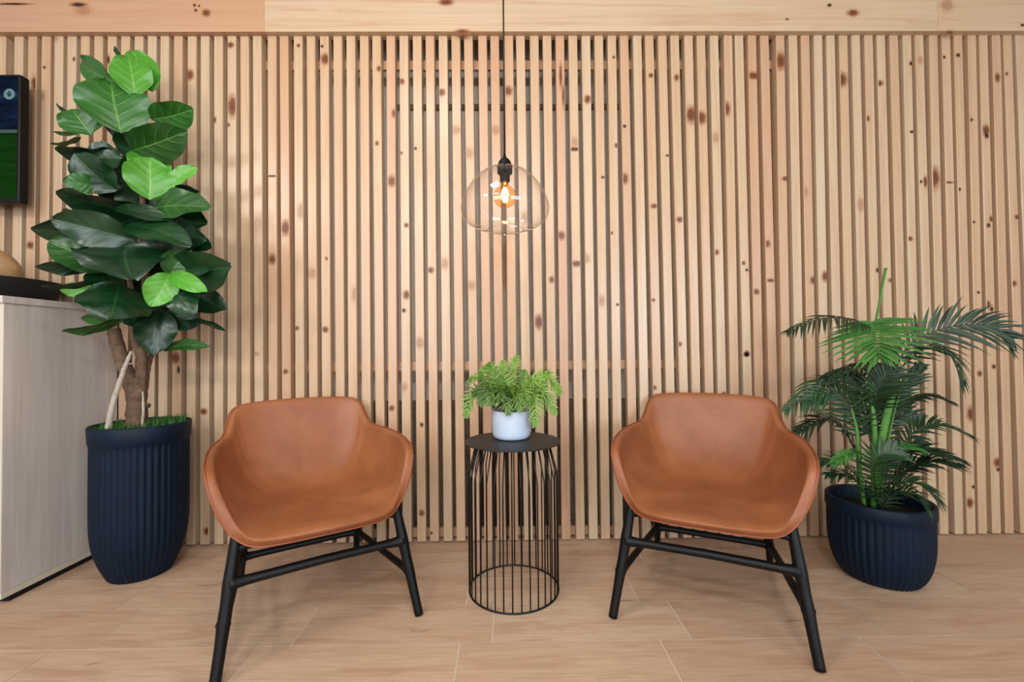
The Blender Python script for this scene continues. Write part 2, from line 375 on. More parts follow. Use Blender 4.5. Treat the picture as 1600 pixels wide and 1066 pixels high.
for z0_, z1_ in ((2.357, 2.402), (.834, .879), (.008, .052)):
    rb = MB(); rb.box((-3.1, DW+SD+.001, z0_), (3.1, DW+SD+.022, z1_), (.75, rw.random(), 0))
    bevel(rb.build('rail', M['beam'], wall), .002)
bk = MB(); bk.box((-3.4, 2.315, 0), (3.4, 2.40, 2.75)); bk.build('backing', M['backwall'], wall)
bk = MB(); bk.box((-.9, 2.270, 0), (1.6, 2.3145, .672)); bevel(bk.build('plinth', M['stone'], wall), .004)
bk = MB(); bk.box((-.62, 2.300, 2.215), (.62, 2.3145, 2.245)); bevel(bk.build('rail_shadow_bar', M['stone'], wall), .003)  # thin darker bar added to stand in for the rail's shadow on the backing
# side sheets behind the battens where the wall carries on solid
for a, b in ((-3.3, -1.02), (1.36, 3.3)):
    bk = MB(); bk.box((a, DW+SD+.0225, 0), (b, DW+SD+.034, 2.74), (.75, .3, 0)); bk.build('lining_board', M['slat'], wall)

# header boards along the top
edges = [-3.1, at(413, 20, DW-.03).x, at(1465, 20, DW-.03).x, 3.1]
for i, tn in enumerate((.85, .05, .12)):
    b = MB(); zb = 2.497
    b.box((edges[i]+.0006, DW-.03, zb), (edges[i+1]-.0006, DW+.03, 2.745), (tn, .17+.29*i, 0))
    for (px, py, w, h, kd) in ((122, 7, 13, 4, 1), (130, 16, 14, 9, 2), (304, 8, 3, 2.5, 1), (306, 16, 3, 2.5, 1), (311, 9, 2, 2, 1), (322, 20, 7, 6, 0), (697, 3, 12, 6, 0), (722, 50, 12, 5, 0), (1230, 30, 3.5, 1.5, 1), (1333, 20, 10, 6, 0), (1296, 8, 4, 3, 1), (1480, 8, 12, 12, 2), (1484, 51, 7, 4, 0), (1598, 39, 4, 2.5, 1), (20, 6, 30, 2, 1)):
        p = at(px, py, DW-.0312)
        if edges[i] < p.x < edges[i+1]: knot_disc(b, (p.x, DW-.0312, p.z), w*.0031*.9, h*.0031*.9, kd, edges[i]+.002, edges[i+1]-.002)
    o = tag(b.build('trim_%d' % (i+1), [M['beam'], M['knot'], M['figure']], fix=False), ['reddish pine header board at the left end of the top beam', 'long pale pine header board in the middle of the top beam', 'pale pine header board at the right end of the top beam'][i], None, None, 'structure')

ce = MB(); ce.box((-3.6, -3.3, 2.75), (3.6, 2.5, 2.80)); tag(ce.build('ceiling', M['plaster']), 'plain white ceiling', None, None, 'structure')
for nm, a, b in (('wall_left', (-3.65, -3.3, 0), (-3.6, 2.5, 2.75)), ('wall_right', (3.6, -3.3, 0), (3.65, 2.5, 2.75))):
    w_ = MB(); w_.box(a, b); tag(w_.build(nm, M['plaster']), 'white side wall', None, None, 'structure')

# ------------------------------------------------------------------ armchairs
RIM = [(0, .296, .364), (.12, .287, .362), (.202, .261, .363), (.246, .226, .386), (.278, .204, .440), (.303, .184, .510), (.317, .152, .558), (.323, .080, .583),
       (.320, -.06, .595), (.304, -.19, .599), (.284, -.268, .604), (.270, -.315, .642), (.260, -.350, .686), (.232, -.375, .713), (.150, -.395, .723), (0, -.402, .727)]
def smooth_list(r, n): return [q.x for q in curve([(a, 0, 0) for a in r], n)]
def shell_grid(rim, nr=17):
    C = Vector((0, -.03, .365)); G = []
    for p in rim:
        p = Vector(p); h = Vector((p.x-C.x, p.y-C.y, 0)); front = max(0, h.normalized().y); back = max(0, -h.normalized().y)
        up_ = p.z-C.z
        P1 = C+h*.55+Vector((0, 0, -.016-.012*back)); P2 = C+h*(.93-.17*back+.03*front)+Vector((0, 0, up_*(.10+.55*front*front)+.004+.024*front**3)); row = []
        for k in range(1, nr+1):
            t = k/nr
            row.append((1-t)**3*C+3*(1-t)**2*t*P1+3*(1-t)*t*t*P2+t**3*p)
        G.append(row)
    return C+Vector((0, 0, -.010)), G
def make_armchair():
    root = empty('armchair', (0, 0, 0))
    half = curve(RIM, 5); rim = half + [Vector((-p.x, p.y, p.z)) for p in half[-2:0:-1]]
    c, G = shell_grid(rim); n = len(G); nr = len(G[0]); mb = MB(); V = [c]
    for row in G: V += row
    Fc = []
    for i in range(n):
        j = (i+1) % n; Fc.append((0, 1+i*nr, 1+j*nr))
        for k in range(nr-1): Fc.append((1+i*nr+k, 1+i*nr+k+1, 1+j*nr+k+1, 1+j*nr+k))
    mb.add(V, Fc); o = mb.build('seat_shell', M['leather'], root)
    s = o.modifiers.new('thick', 'SOLIDIFY'); s.thickness = .034; s.offset = 0; s.use_even_offset = False
    b = o.modifiers.new('sub', 'SUBSURF'); b.levels = 1; b.render_levels = 2
    pp = MB(); R = []
    for i in range(n):
        e, f = G[i][-1], G[i][-3]; d = (e-f).normalized(); t = (rim[(i+1) % n]-rim[i-1]).normalized(); nn = t.cross(d).normalized()
        out = Vector((e.x, e.y+.03, 0)); out = out.normalized()*.6+Vector((0, 0, -.5))
        if nn.dot(out) < 0: nn = -nn
        R.append(e+nn*.0108-d*.0006)
    R = [ (R[i-1]+R[i]*2+R[(i+1) % n])/4 for i in range(n)]
    pp.tube(R, .0028, 8, closed=True); tag(pp.build('piping', M['leather_seam'], root), 'darker leather piping round the rim')
    # seams where the side panels meet the back and seat
    for sgn in (-1, 1):
        idx = min(range(len(half)), key=lambda i: (half[i]-Vector((.283, -.268, .6))).length); idx = idx if sgn > 0 else (n-idx) % n
        sm = MB(); row = G[idx]; sm.tube([row[k]+Vector((-sgn*.0118, .006, .0045)) for k in range(nr//3, nr-2)], .0012, 6); sm.build('seam', M['leather_seam'], root)
    for sgn in (-1, 1):
        lg = MB()
        lg.tube(curve([(sgn*.299, .290, .003), (sgn*.2855, .266, .095), (sgn*.2785, .252, .146), (sgn*.2705, .238, .200), (sgn*.2635, .225, .252), (sgn*.2565, .211, .305), (sgn*.247, .194, .370)], 6), smooth_list([.0150, .0160, .0178, .0175, .0192, .0172, .0165], 6), 14)
        lg.build('leg', M['black'], root)
        lg = MB()
        lg.tube(curve([(sgn*.2265, -.312, .003), (sgn*.2235, -.293, .075), (sgn*.221, -.282, .115), (sgn*.212, -.250, .21), (sgn*.185, -.18, .315)], 6), smooth_list([.0115, .0135, .0165, .0155, .0150], 6), 14)
        lg.build('leg', M['black'], root)
        sd = MB(); sd.tube(curve([(sgn*.221, -.282, .118), (sgn*.235, -.18, .122), (sgn*.262, .10, .138), (sgn*.279, .250, .146)], 5), [.020, .0165, .0145, .0135]+[.0128]*8+[.0135, .0145, .0165, .020], 12); sd.build('side_stretcher', M['black'], root)
        rl = MB(); rl.tube(curve([(sgn*.246, .196, .350), (sgn*.215, .05, .332), (sgn*.185, -.18, .315)], 5), .012, 10); rl.build('seat_rail', M['black'], root)
    w = [-.264, -.252, -.238, -.22, -.19, -.1, 0, .1, .19, .22, .238, .252, .264]
    ft = MB(); ft.tube([(x, .225, .252-.004*abs(x)/.268) for x in w], [.0235, .0200, .0172, .0155, .0145, .0145, .0145, .0145, .0145, .0155, .0172, .0200, .0235], 14); ft.build('front_stretcher', M['black'], root)
    rt = MB(); w2 = [-.221, -.205, -.19, -.17, 0, .17, .19, .205, .221]
    rt.tube([(x, -.282, .117) for x in w2], [.020, .0172, .0150, .0138, .0135, .0138, .0150, .0172, .020], 12); rt.build('rear_stretcher', M['black'], root)
    fr = MB(); fr.tube(curve([(-.254, .204, .322), (-.238, .200, .340), (-.17, .200, .343), (0, .200, .341), (.17, .200, .343), (.238, .200, .340), (.254, .204, .322)], 4), .0125, 10); fr.build('seat_rail', M['black'], root)
    return root
def copy_tree(o, parent=None):
    c = o.copy(); COL.objects.link(c)
    if parent: c.parent = parent
    for ch in o.children: copy_tree(ch, c)
    return c
def place(o, x, y, a):
    # local +y faces the sitter's front; a is the turn of the front away from the camera axis
    o.location = (x, y, 0); o.rotation_euler = (0, 0, PI+a)
GC = 'tan leather armchairs beside the wire table'
ch = make_armchair(); place(ch, -.728, 1.649, .563)
tag(ch, 'tan leather tub armchair standing left of the wire table beside the tall fiddle leaf planter', 'armchair', GC)
c2 = copy_tree(ch); place(c2, .755, 1.658, -.459)
tag(c2, 'tan leather tub armchair standing right of the wire table beside the low palm planter', 'armchair', GC)

# ------------------------------------------------------------------ side table
TX, TY, TZ = .0177, 1.7304, .5784
tb = empty('side_table', (TX, TY, 0)); tag(tb, 'round black wire cage side table standing between the two tan armchairs', 'table')
t = MB(); t.lathe([(.0, TZ-.0045), (.1875, TZ-.0045), (.1891, TZ-.003), (.1891, TZ-.0012), (.1875, TZ), (0, TZ)], 96, (TX, TY)); bevel(t.build('tabletop', M['matte_black'], tb), .0005)
t = MB(); t.tube([(TX+.1740*math.cos(2*PI*k/96), TY+.1740*math.sin(2*PI*k/96), .0035) for k in range(96)], .0035, 8, closed=True); t.build('base_ring', M['wire'], tb)
NW = 34; first = None
for k in range(NW):
    a = 2*PI*(k+.3)/NW; ca, sa = math.cos(a), math.sin(a)
    if first is None:
        t = MB(); t.tube([(.1740, 0, .003), (.1745, 0, .44), (.1738, 0, .452), (.1715, 0, .461), (.143, 0, TZ-.004)], .0027, 8); first = t.build('wire', M['wire'], tb, (0, 0, 0)); w_ = first
    else: w_ = first.copy(); COL.objects.link(w_); w_.parent = tb
    w_.location = (0, 0, 0); w_.rotation_euler = (0, 0, a)
t = MB(); t.tube([(TX+.146*math.cos(2*PI*k/72), TY+.146*math.sin(2*PI*k/72), TZ-.0065) for k in range(72)], .0022, 6, closed=True); t.build('top_ring', M['wire'], tb)

# ------------------------------------------------------------------ pendant lamp
PX, PY = -.0035, 1.73
pd = empty('pendant_lamp', (PX, PY, 1.41)); tag(pd, 'clear glass dome pendant lamp hanging on a black cord over the wire table', 'lamp')
t = MB(); t.tube([(PX, PY, 1.69), (PX, PY, 2.735)], .0032, 8); t.build('cord', M['wire'], pd)
t = MB(); t.lathe([(0, 2.749), (.05, 2.749), (.05, 2.735), (.045, 2.73), (0, 2.73)], 40, (PX, PY)); t.build('ceiling_rose', M['wire'], pd)
t = MB(); t.lathe([(0, 1.718), (.005, 1.716), (.006, 1.706), (.012, 1.700), (.022, 1.690), (.0265, 1.680), (.027, 1.674), (.030, 1.670), (.031, 1.664), (.030, 1.661), (.030, 1.640), (.0245, 1.636), (.020, 1.632), (.020, 1.608), (.017, 1.605), (0, 1.605)], 40, (PX, PY)); t.build('socket', M['black'], pd)
glass_prof = [(.031, 1.6600), (.060, 1.6545), (.095, 1.6350), (.130, 1.6000), (.158, 1.5560), (.1725, 1.5180), (.1755, 1.4930), (.1700, 1.4680), (.1520, 1.4460), (.1220, 1.4290), (.092, 1.4190), (.070, 1.4125)]
gp = [(v.x, v.y) for v in curve([(a, b, 0) for a, b in glass_prof], 5)]
M['glass'] = mat_thin_glass('clear_glass', (.975, .972, .965), (1, 1, 1), 1.25, (.44, .43, .42))
t = MB(); t.lathe(gp, 96, (PX, PY)); g_ = t.build('glass_shade', M['glass'], pd, fix=False)
t = MB(); t.tube([(PX+.070*math.cos(2*PI*k/72), PY+.070*math.sin(2*PI*k/72), 1.4125) for k in range(72)], .0022, 8, closed=True); t.build('shade_rim', M['glass'], pd)
M['amber'] = mat_thin_glass('amber_glass', (1.0, .76, .48), (1, .9, .8), 1.0, (.95, .5, .22))
t = MB(); t.lathe([(.0115, 1.604), (.012, 1.597), (.018, 1.588), (.031, 1.578), (.041, 1.565), (.0455, 1.550), (.0440, 1.533), (.036, 1.517), (.022, 1.507), (.008, 1.5035), (.001, 1.503)], 48, (PX, PY)); bl = t.build('bulb', M['amber'], pd)
M['filament'] = mat_emit('glowing_filament', (255, 214, 150), 40)
M['brass'] = mat_plain('brass', (200, 150, 70), .3, .5, metal=1)
t = MB(); t.lathe([(0, 1.606), (.0135, 1.606), (.0135, 1.597), (.0115, 1.594), (0, 1.594)], 24, (PX, PY)); t.build('bulb_collar', M['brass'], bl)
t = MB()
for k in range(6):
    a = 2*PI*k/6; t.tube([(PX+.006*math.cos(a), PY+.006*math.sin(a), 1.578), (PX+.013*math.cos(a), PY+.013*math.sin(a), 1.555), (PX+.006*math.cos(a), PY+.006*math.sin(a), 1.528)], .0026, 6)
t.build('filament', M['filament'], bl)

# ------------------------------------------------------------------ planters
def ribbed(prof, n_rib, amp, z_band):
    def rf_(r, z, a):
        if z > z_band or r < .05: return r
        k = min(1, (z_band-z)/.006)
        return r - k*amp*(1-abs(math.cos(a*n_rib/2))**.8) - k*.002
    return rf_
def planter(name, parent, c, prof, H, band, inner):
    P = curve([(r, z, 0) for r, z in prof], 4); pr = [(q.x, q.y) for q in P]
    pr += [(prof[-1][0], band), (prof[-1][0]+.0025, band+.004), (inner[0]+.012, H-.004), (inner[0]+.009, H), (inner[0]+.002, H), (inner[0], H-.005), (inner[0]-.004, H-.11)]
    t = MB(); t.lathe([(0, .0005)]+pr, 44*8, c, rfun=ribbed(pr, 44, .0048, band)); return t.build(name, M['navy'], parent)

# ------------------------------------------------------------------ fiddle leaf fig
FX, FY, FH = -1.5748, 1.9009, .6367
fig = empty('potted_fiddle_leaf_fig', (FX, FY, 0)); tag(fig, 'tall fiddle leaf fig in a tall ribbed navy planter beside the pale cabinet', 'potted plant')
planter('planter', fig, (FX, FY), [(.100, .0005), (.112, .006), (.128, .040), (.145, .085), (.1595, .140), (.1665, .200), (.1685, .27), (.1690, .40), (.1690, FH-.085)], FH, FH-.072, (.1625,))
t = MB(); t.lathe([(.158, FH-.03), (.08, FH-.02), (0, FH-.016)], 40, (FX, FY)); t.build('soil', M['soil'], fig)
M['bark'] = mat_plain('brown_bark', (106, 84, 66), .85, .3, .35, 45, .6)
M['dry'] = mat_plain('bleached_wood', (176, 164, 150), .85, .3, .2, 60, .5)
M['moss'] = mat_plain('green_moss', (58, 104, 40), .7, .3, .45, 80)
def limb(mb, px, Ys, rads, n=5, wob=.0016, seed=1):
    rr = random.Random(seed); P = curve([at(x, y, Y) for (x, y), Y in zip(px, Ys)], n); R = smooth_list(rads, n)
    P = [p+Vector((rr.uniform(-wob, wob), rr.uniform(-wob, wob), 0)) for p in P]; R = [r*rr.uniform(.93, 1.08) for r in R]
    mb.tube(P, R, 12)
t = MB()
limb(t, [(214, 668), (214, 640), (213, 612), (212, 590)], [1.9]*4, [.044, .036, .034, .034], 5)
limb(t, [(213, 625), (203, 596), (190, 560), (181, 530), (177, 514)], [1.9, 1.89, 1.875, 1.87, 1.868], [.030, .028, .024, .0235, .022], 5, seed=2)
limb(t, [(217, 620), (220, 590), (221, 558), (226, 525), (228, 470), (225, 380), (222, 300), (216, 200)], [1.9, 1.905, 1.91, 1.92, 1.925, 1.93, 1.93, 1.92], [.026, .022, .020, .018, .016, .013, .010, .006], 5, seed=3)
limb(t, [(220, 560), (212, 538), (208, 510), (205, 470), (200, 400)], [1.91, 1.90, 1.89, 1.89, 1.88], [.014, .016, .016, .013, .009], 5, seed=4)
limb(t, [(224, 625), (228, 598), (231, 572), (240, 545), (250, 500), (268, 440)], [1.92, 1.93, 1.94, 1.95, 1.95, 1.94], [.012, .011, .012, .009, .008, .006], 5, seed=5)
limb(t, [(224, 632), (232, 634)], [1.885, 1.875], [.011, .010], 3, seed=8)
t.build('trunk', M['bark'], fig)
t = MB()
limb(t, [(169, 672), (174, 640), (184, 606), (196, 572), (205, 549)], [1.79, 1.80, 1.82, 1.84, 1.85], [.0115, .0105, .0095, .0085, .005], 5, .001, 6)
limb(t, [(202, 569), (210, 567)], [1.84, 1.84], [.003, .001], 3, .0005, 7)
limb(t, [(222, 668), (224, 640), (223, 612)], [1.84, 1.85, 1.86], [.004, .005, .003], 4, .001, 9)
tag(t.build('driftwood_stick', M['dry'], fig), 'bleached grey stick leaning on the trunk')
t = MB(); rm = random.Random(5)
for k in range(900):
    a = rm.uniform(0, 2*PI); r = .156*math.sqrt(rm.random()); x, y = FX+r*math.cos(a), FY+r*math.sin(a)
    right = max(0, math.cos(a))*r/.156; h = rm.uniform(.018, .042)*(1+.5*right*(math.sin(a) > -.6)); aa = rm.uniform(0, 2*PI); ln = rm.uniform(.006, .03)
    dx, dy = math.cos(aa)*ln, math.sin(aa)*ln; wx, wy = -math.sin(aa)*.0011, math.cos(aa)*.0011; z = FH-.024
    t.add([(x-wx, y-wy, z), (x+wx, y+wy, z), (x+dx*.5+wx, y+dy*.5+wy, z+h*.7), (x+dx*.5-wx, y+dy*.5-wy, z+h*.7), (x+dx, y+dy, z+h)], [(0, 1, 2, 3), (3, 2, 4)], None, (rm.random(),)*3)
t.build('moss_tuft', M['moss'], fig, fix=False)
M['leaf_dark'] = mat_leaf('dark_fig_leaf', (6, 34, 15), (16, 62, 26), (60, 104, 54), .33, coat=.12, bumpy=.22, vmix=.6)
M['leaf_mid'] = mat_leaf('green_fig_leaf', (16, 56, 12), (50, 112, 36), (128, 176, 84), .38, coat=.1)
M['leaf_lime'] = mat_leaf('young_fig_leaf', (60, 128, 26), (92, 166, 50), (160, 212, 104), .40, coat=.1)

def fig_leaf(mb, B, T, w, roll=0, face=None, cup=.12, arch=.10, seed=0, shape=1.0, tone=None):
    rr = random.Random(seed); B = Vector(B); T = Vector(T); a = T-B; L = a.length; ax = a.normalized()
    cam_dir = (CAM-(B+T)/2).normalized(); n0 = Vector(face) if face is not None else cam_dir
    nn = (n0-ax*n0.dot(ax)).normalized(); nn = Matrix.Rotation(roll, 3, ax) @ nn; s = ax.cross(nn).normalized()
    NU, NV = 12, 16; V = []; UV = []; ph = rr.uniform(0, 6); ph2 = rr.uniform(0, 6); bend = rr.uniform(-.04, .04)
    for j in range(NV+1):
        v = j/NV
        # petiole end narrow, broad rounded outer half (fiddle shape)
        prof = (math.sin(PI*min(1, (v**.82)*.985+.015))**.62)*(.70+.30*v*shape) if v < .999 else .10
        if v < .10: prof *= .55+4.5*v
        hw = w*.5*max(.02, prof)
        for i in range(NU+1):
            u = i/NU*2-1
            wave = .045*w*math.sin(v*9+ph+u*1.2)*abs(u)**2+.03*w*math.sin(v*17+ph2)*abs(u)**3
            p = B+ax*(L*v)+s*(hw*u+bend*w*math.sin(PI*v))+nn*(arch*L*math.sin(PI*v)+cup*w*(abs(u)**1.5)*prof+wave-.012*w*math.exp(-(u*7)**2))
            V.append(p); UV.append((i/NU, v))
    Fc = [(j*(NU+1)+i, j*(NU+1)+i+1, (j+1)*(NU+1)+i+1, (j+1)*(NU+1)+i) for j in range(NV) for i in range(NU)]
    mb.add(V, Fc, UV, (rr.random() if tone is None else tone,)*3)
# leaf: petiole pixel, tip pixel, true width in photo pixels at its depth, depth of petiole and tip, roll in degrees, tone
LV = [
 ((240, 142), (207, 80), 52, 1.93, 1.95, 10, 'l'), ((211, 151), (200, 89), 64, 1.88, 1.90, -6, 'l'), ((182, 130), (127, 98), 46, 1.92, 1.95, -20, 'm'),
 ((189, 208), (173, 127), 96, 1.84, 1.86, 0, 'm'), ((143, 212), (112, 170), 58, 1.86, 1.84, 0, 'm'), ((236, 186), (302, 170), 50, 1.90, 1.88, 15, 'm'),
 ((204, 236), (292, 205), 62, 1.86, 1.82, 12, 'm2'), ((186, 240), (86, 234), 46, 1.88, 1.76, -52, 'd'), ((183, 298), (116, 240), 60, 1.86, 1.78, -25, 'd'), ((192, 248), (128, 246), 52, 1.86, 1.80, 35, 'd'),
 ((153, 292), (98, 283), 38, 1.84, 1.76, 10, 'm'), ((246, 292), (220, 231), 64, 1.86, 1.90, 8, 'l'), ((233, 312), (233, 246), 78, 1.80, 1.82, 0, 'l'), ((262, 288), (308, 262), 32, 1.84, 1.86, -35, 'l'),
 ((262, 291), (311, 298), 28, 1.93, 1.96, 40, 'd'), ((237, 326), (329, 324), 56, 1.84, 1.76, -38, 'm2'), ((219, 330), (87, 300), 62, 1.88, 1.72, -50, 'd'), ((180, 326), (266, 346), 34, 1.80, 1.76, -40, 'd'),
 ((240, 352), (324, 348), 66, 1.90, 1.84, -40, 'd'), ((205, 366), (48, 357), 58, 1.90, 1.72, -30, 'd'), ((214, 376), (82, 342), 58, 1.84, 1.72, -8, 'd'), ((190, 345), (97, 332), 44, 1.95, 1.92, -45, 'd'),
 ((196, 352), (299, 384), 52, 1.80, 1.72, -34, 'd2'), ((240, 358), (322, 372), 62, 1.88, 1.80, 10, 'd'), ((178, 420), (76, 378), 62, 1.84, 1.76, 20, 'm2'), ((196, 386), (206, 436), 118, 1.80, 1.68, 0, 'd2'), ((160, 385), (176, 420), 80, 1.84, 1.74, 0, 'd2'),
 ((150, 417), (54, 416), 30, 1.84, 1.72, -35, 'd'), ((150, 438), (64, 447), 22, 1.82, 1.70, -60, 'd'), ((152, 452), (94, 454), 28, 1.88, 1.84, 0, 'l'), ((196, 450), (131, 431), 44, 1.86, 1.80, 40, 'd'),
 ((186, 444), (172, 498), 96, 1.80, 1.68, 4, 'g'), ((265, 428), (236, 479), 52, 1.78, 1.72, 8, 'l'), ((263, 430), (288, 391), 44, 1.80, 1.82, 0, 'm3'), ((266, 428), (323, 456), 34, 1.78, 1.74, -10, 'l'),
 ((274, 425), (361, 416), 72, 1.86, 1.78, 10, 'd'), ((270, 444), (303, 490), 46, 1.80, 1.74, 6, 'g'), ((286, 424), (325, 424), 32, 1.82, 1.76, -40, 'g'), ((290, 452), (353, 484), 46, 1.92, 1.88, 0, 'd'),
 ((246, 482), (240, 554), 56, 1.90, 1.86, 8, 'd'), ((254, 546), (327, 542), 26, 1.92, 1.86, -35, 'm2'), ((192, 498), (97, 518), 30, 1.86, 1.76, -55, 'm2'), ((172, 494), (127, 499), 24, 1.90, 1.88, -30, 'm'),  # first leaf takes the dark tone to stand in for the shade it hangs in
 ((260, 486), (312, 508), 50, 1.94, 1.95, 0, 'd'), ((205, 524), (232, 530), 26, 1.96, 1.98, 0, 'm2'), ((285, 500), (352, 517), 16, 1.94, 1.94, -50, 'd'), ((292, 372), (331, 388), 36, 1.90, 1.88, 0, 'd'),
 ((126, 214), (78, 225), 18, 1.94, 1.92, -62, 'm3'), ((124, 207), (82, 206), 10, 1.95, 1.96, -40, 'm'), ((118, 183), (88, 162), 10, 1.94, 1.96, -40, 'd'), ((192, 92), (178, 72), 10, 1.94, 1.94, -40, 'd'), ((150, 175), (118, 158), 16, 1.92, 1.9, -40, 'd'),
 ((170, 180), (240, 210), 60, 1.96, 1.92, 0, 'd'), ((215, 250), (170, 320), 80, 1.97, 1.95, 0, 'd'), ((215, 280), (250, 350), 80, 1.98, 1.96, 0, 'd'), ((215, 320), (150, 380), 90, 1.98, 1.97, 0, 'd'), ((225, 340), (290, 400), 90, 1.98, 1.97, 0, 'd'), ((220, 370), (225, 440), 110, 1.98, 1.97, 0, 'd'), ((230, 410), (200, 480), 110, 1.97, 1.96, 0, 'd'), ((240, 420), (275, 480), 90, 1.98, 1.96, 0, 'd'), ((215, 200), (225, 260), 70, 1.97, 1.96, 0, 'd'), ((170, 255), (150, 300), 60, 1.93, 1.9, 0, 'd'), ((235, 450), (240, 500), 80, 1.96, 1.94, 0, 'd'), ((190, 385), (110, 410), 50, 1.9, 1.86, 0, 'm2'),
 ((196, 470), (212, 512), 40, 1.90, 1.86, 0, 'd'),
]
fol = {'d': MB(), 'm': MB(), 'l': MB()}
stems = MB()
for i, (b, tp, w, yb, yt, ro, k) in enumerate(LV):
    Bp, Tp = at(*b, yb), at(*tp, yt); wm = w*(1.14 if w > 40 and k != 'l' else 1)/F_PX*(yb+yt)/2
    fig_leaf(fol['d' if k in ('d', 'd2', 'g') else 'l' if k == 'l' else 'm'], Bp, Tp, wm, math.radians(ro), None, .10 if k != 'g' else -.12, .07, i, 1.0, {'m': .9, 'm3': .7, 'm2': .05}.get(k))
fo = fol['d'].build('foliage', M['leaf_dark'], fig, fix=False)
tag(fol['m'].build('foliage', M['leaf_mid'], fig, fix=False), 'mid green leaves of the fig')
tag(fol['l'].build('foliage', M['leaf_lime'], fig, fix=False), 'bright lime young leaves of the fig')

# ------------------------------------------------------------------ palm
QX, QY, QH = 1.5127, 1.7828, .3183
palm = empty('potted_palm', (QX, QY, 0)); tag(palm, 'small feathery palm in a low ribbed navy planter at the right of the wall', 'potted plant')
planter('planter', palm, (QX, QY), [(.118, .0005), (.130, .006), (.148, .032), (.1625, .070), (.1720, .120), (.1760, .17), (.1765, QH-.06)], QH, QH-.048, (.1655,))
t = MB(); t.lathe([(.162, QH-.055), (.08, QH-.045), (0, QH-.04)], 40, (QX, QY)); t.build('soil', M['soil'], palm)
def mat_blade(name, a, b, rough=.42):
    m = NT(name); tone = m.attr(); sc = m.n('ShaderNodeSeparateColor'); m.l(tone, sc.inputs[0])
    x, y, _ = m.sep(m.n('ShaderNodeUVMap').outputs[0]); c = m.mix(sc.outputs[0], lin(a), lin(b))
    md = m.math('SUBTRACT', 1.0, m.math('MULTIPLY', m.math('ABSOLUTE', m.math('SUBTRACT', x, .5)), 8.0), True)
    c = m.mix(m.math('MULTIPLY', md, .3), c, lin(tuple(min(255, q*1.5+10) for q in b)))
    m.set(base=c, rough=rough, spec=.4); return m.mat
M['palm'] = mat_blade('palm_leaflet', (14, 27, 18), (48, 86, 46)); M['palm_lime'] = mat_blade('young_palm_leaflet', (44, 94, 36), (88, 146, 66)); M['stalk'] = mat_plain('palm_stalk', (78, 132, 52), .5, .4, .2, 40)
def leaflet(mb, p, d, nrm, L, w, droop, col, n=4):
    d = d.normalized(); s = d.cross(nrm)
    if s.length < 1e-4: s = d.cross(Vector((0, 1, 0)))
    s.normalize(); nn = s.cross(d); V = []; UV = []
    for j in range(n+1):
        v = j/n; hw = w*.5*(1-v**2.2)*(.55+.45*min(1, v*4)) if j < n else .0004
        c = p+d*(L*v)+Vector((0, 0, -droop*L*v*v)); f = nn*(hw*.45)
        V += [c-s*hw+f, c, c+s*hw+f]; UV += [(0, v), (.5, v), (1, v)]
    Fc = []
    for j in range(n): Fc += [(3*j, 3*j+1, 3*j+4, 3*j+3), (3*j+1, 3*j+2, 3*j+5, 3*j+4)]
    mb.add(V, Fc, UV, col)
def frond(mb, rb, pts, n, L, w, ang=50, droop=.35, tone=.4, seed=0, nrm=None, r0=.0035, start=.12, taper=.55, sides=(1, -1), jit=.1, fan=.45):
    rr = random.Random(seed); P = curve(pts, 10); m = len(P)
    rb.tube(P, [r0*(1-.75*i/(m-1)) for i in range(m)], 7)
    for k in range(n):
        q = start+(1-start)*k/(n-1); i = min(m-2, int(q*(m-1))); f = q*(m-1)-i; p = P[i].lerp(P[i+1], f); tg = (P[i+1]-P[i]).normalized()
        N = Vector(nrm) if nrm is not None else Vector((0, -.35, 1)); N = (N-tg*N.dot(tg)).normalized(); sd = tg.cross(N)
        ln = L*(math.sin(PI*(.12+.80*q))**.7)*(1-taper*max(0, q-.55)) ; A = math.radians(ang*(1-fan*q))
        for s in sides:
            dd = tg*math.cos(A)+sd*(s*math.sin(A))+N*.18
            dd += Vector((rr.uniform(-jit, jit), rr.uniform(-jit, jit), rr.uniform(-jit, jit)))
            leaflet(mb, p, dd, N, ln*rr.uniform(.88, 1.1), w, droop*rr.uniform(.7, 1.3), (max(0, min(1, tone+rr.uniform(-.25, .25))),)*3)
pf, pl, ps = MB(), MB(), MB()
def fr(pix, Ys, n, Lpx, wpx=5, **kw):
    pts = [at(x, y, Y) for (x, y), Y in zip(pix, Ys)]; sc = sum(Ys)/len(Ys)/F_PX; mb = pl if kw.pop('lime', False) else pf
    frond(mb, ps if mb is pl else kw.pop('rb', psd), pts, n, Lpx*sc, wpx*sc, **kw)
psd = MB()
CF = Vector((-.65, -.75, .25))                 # a frond turned towards the room
fr([(1362, 505), (1365, 516), (1369, 534), (1374, 556)], [1.72, 1.69, 1.64, 1.59], 15, 84, 9, lime=True, ang=96, fan=.80, droop=.10, tone=.35, seed=1, nrm=CF, start=.0, taper=.3, jit=.05)
fr([(1366, 512), (1330, 500), (1285, 498), (1232, 518)], [1.74, 1.74, 1.72, 1.70], 24, 42, 4.5, ang=58, droop=.55, tone=.25, seed=2)
fr([(1398, 578), (1425, 536), (1480, 512), (1540, 508), (1578, 527)], [1.76, 1.74, 1.70, 1.66, 1.64], 26, 66, 5.5, ang=58, droop=.28, tone=.22, seed=3, nrm=(-.45, -.8, .4))
fr([(1402, 580), (1445, 545), (1482, 552), (1503, 598)], [1.74, 1.68, 1.64, 1.62], 18, 44, 5, ang=48, droop=.6, tone=.35, seed=4)
fr([(1402, 578), (1370, 570), (1330, 575), (1290, 590)], [1.76, 1.74, 1.70, 1.67], 18, 40, 6, ang=38, droop=.45, tone=.12, seed=5)
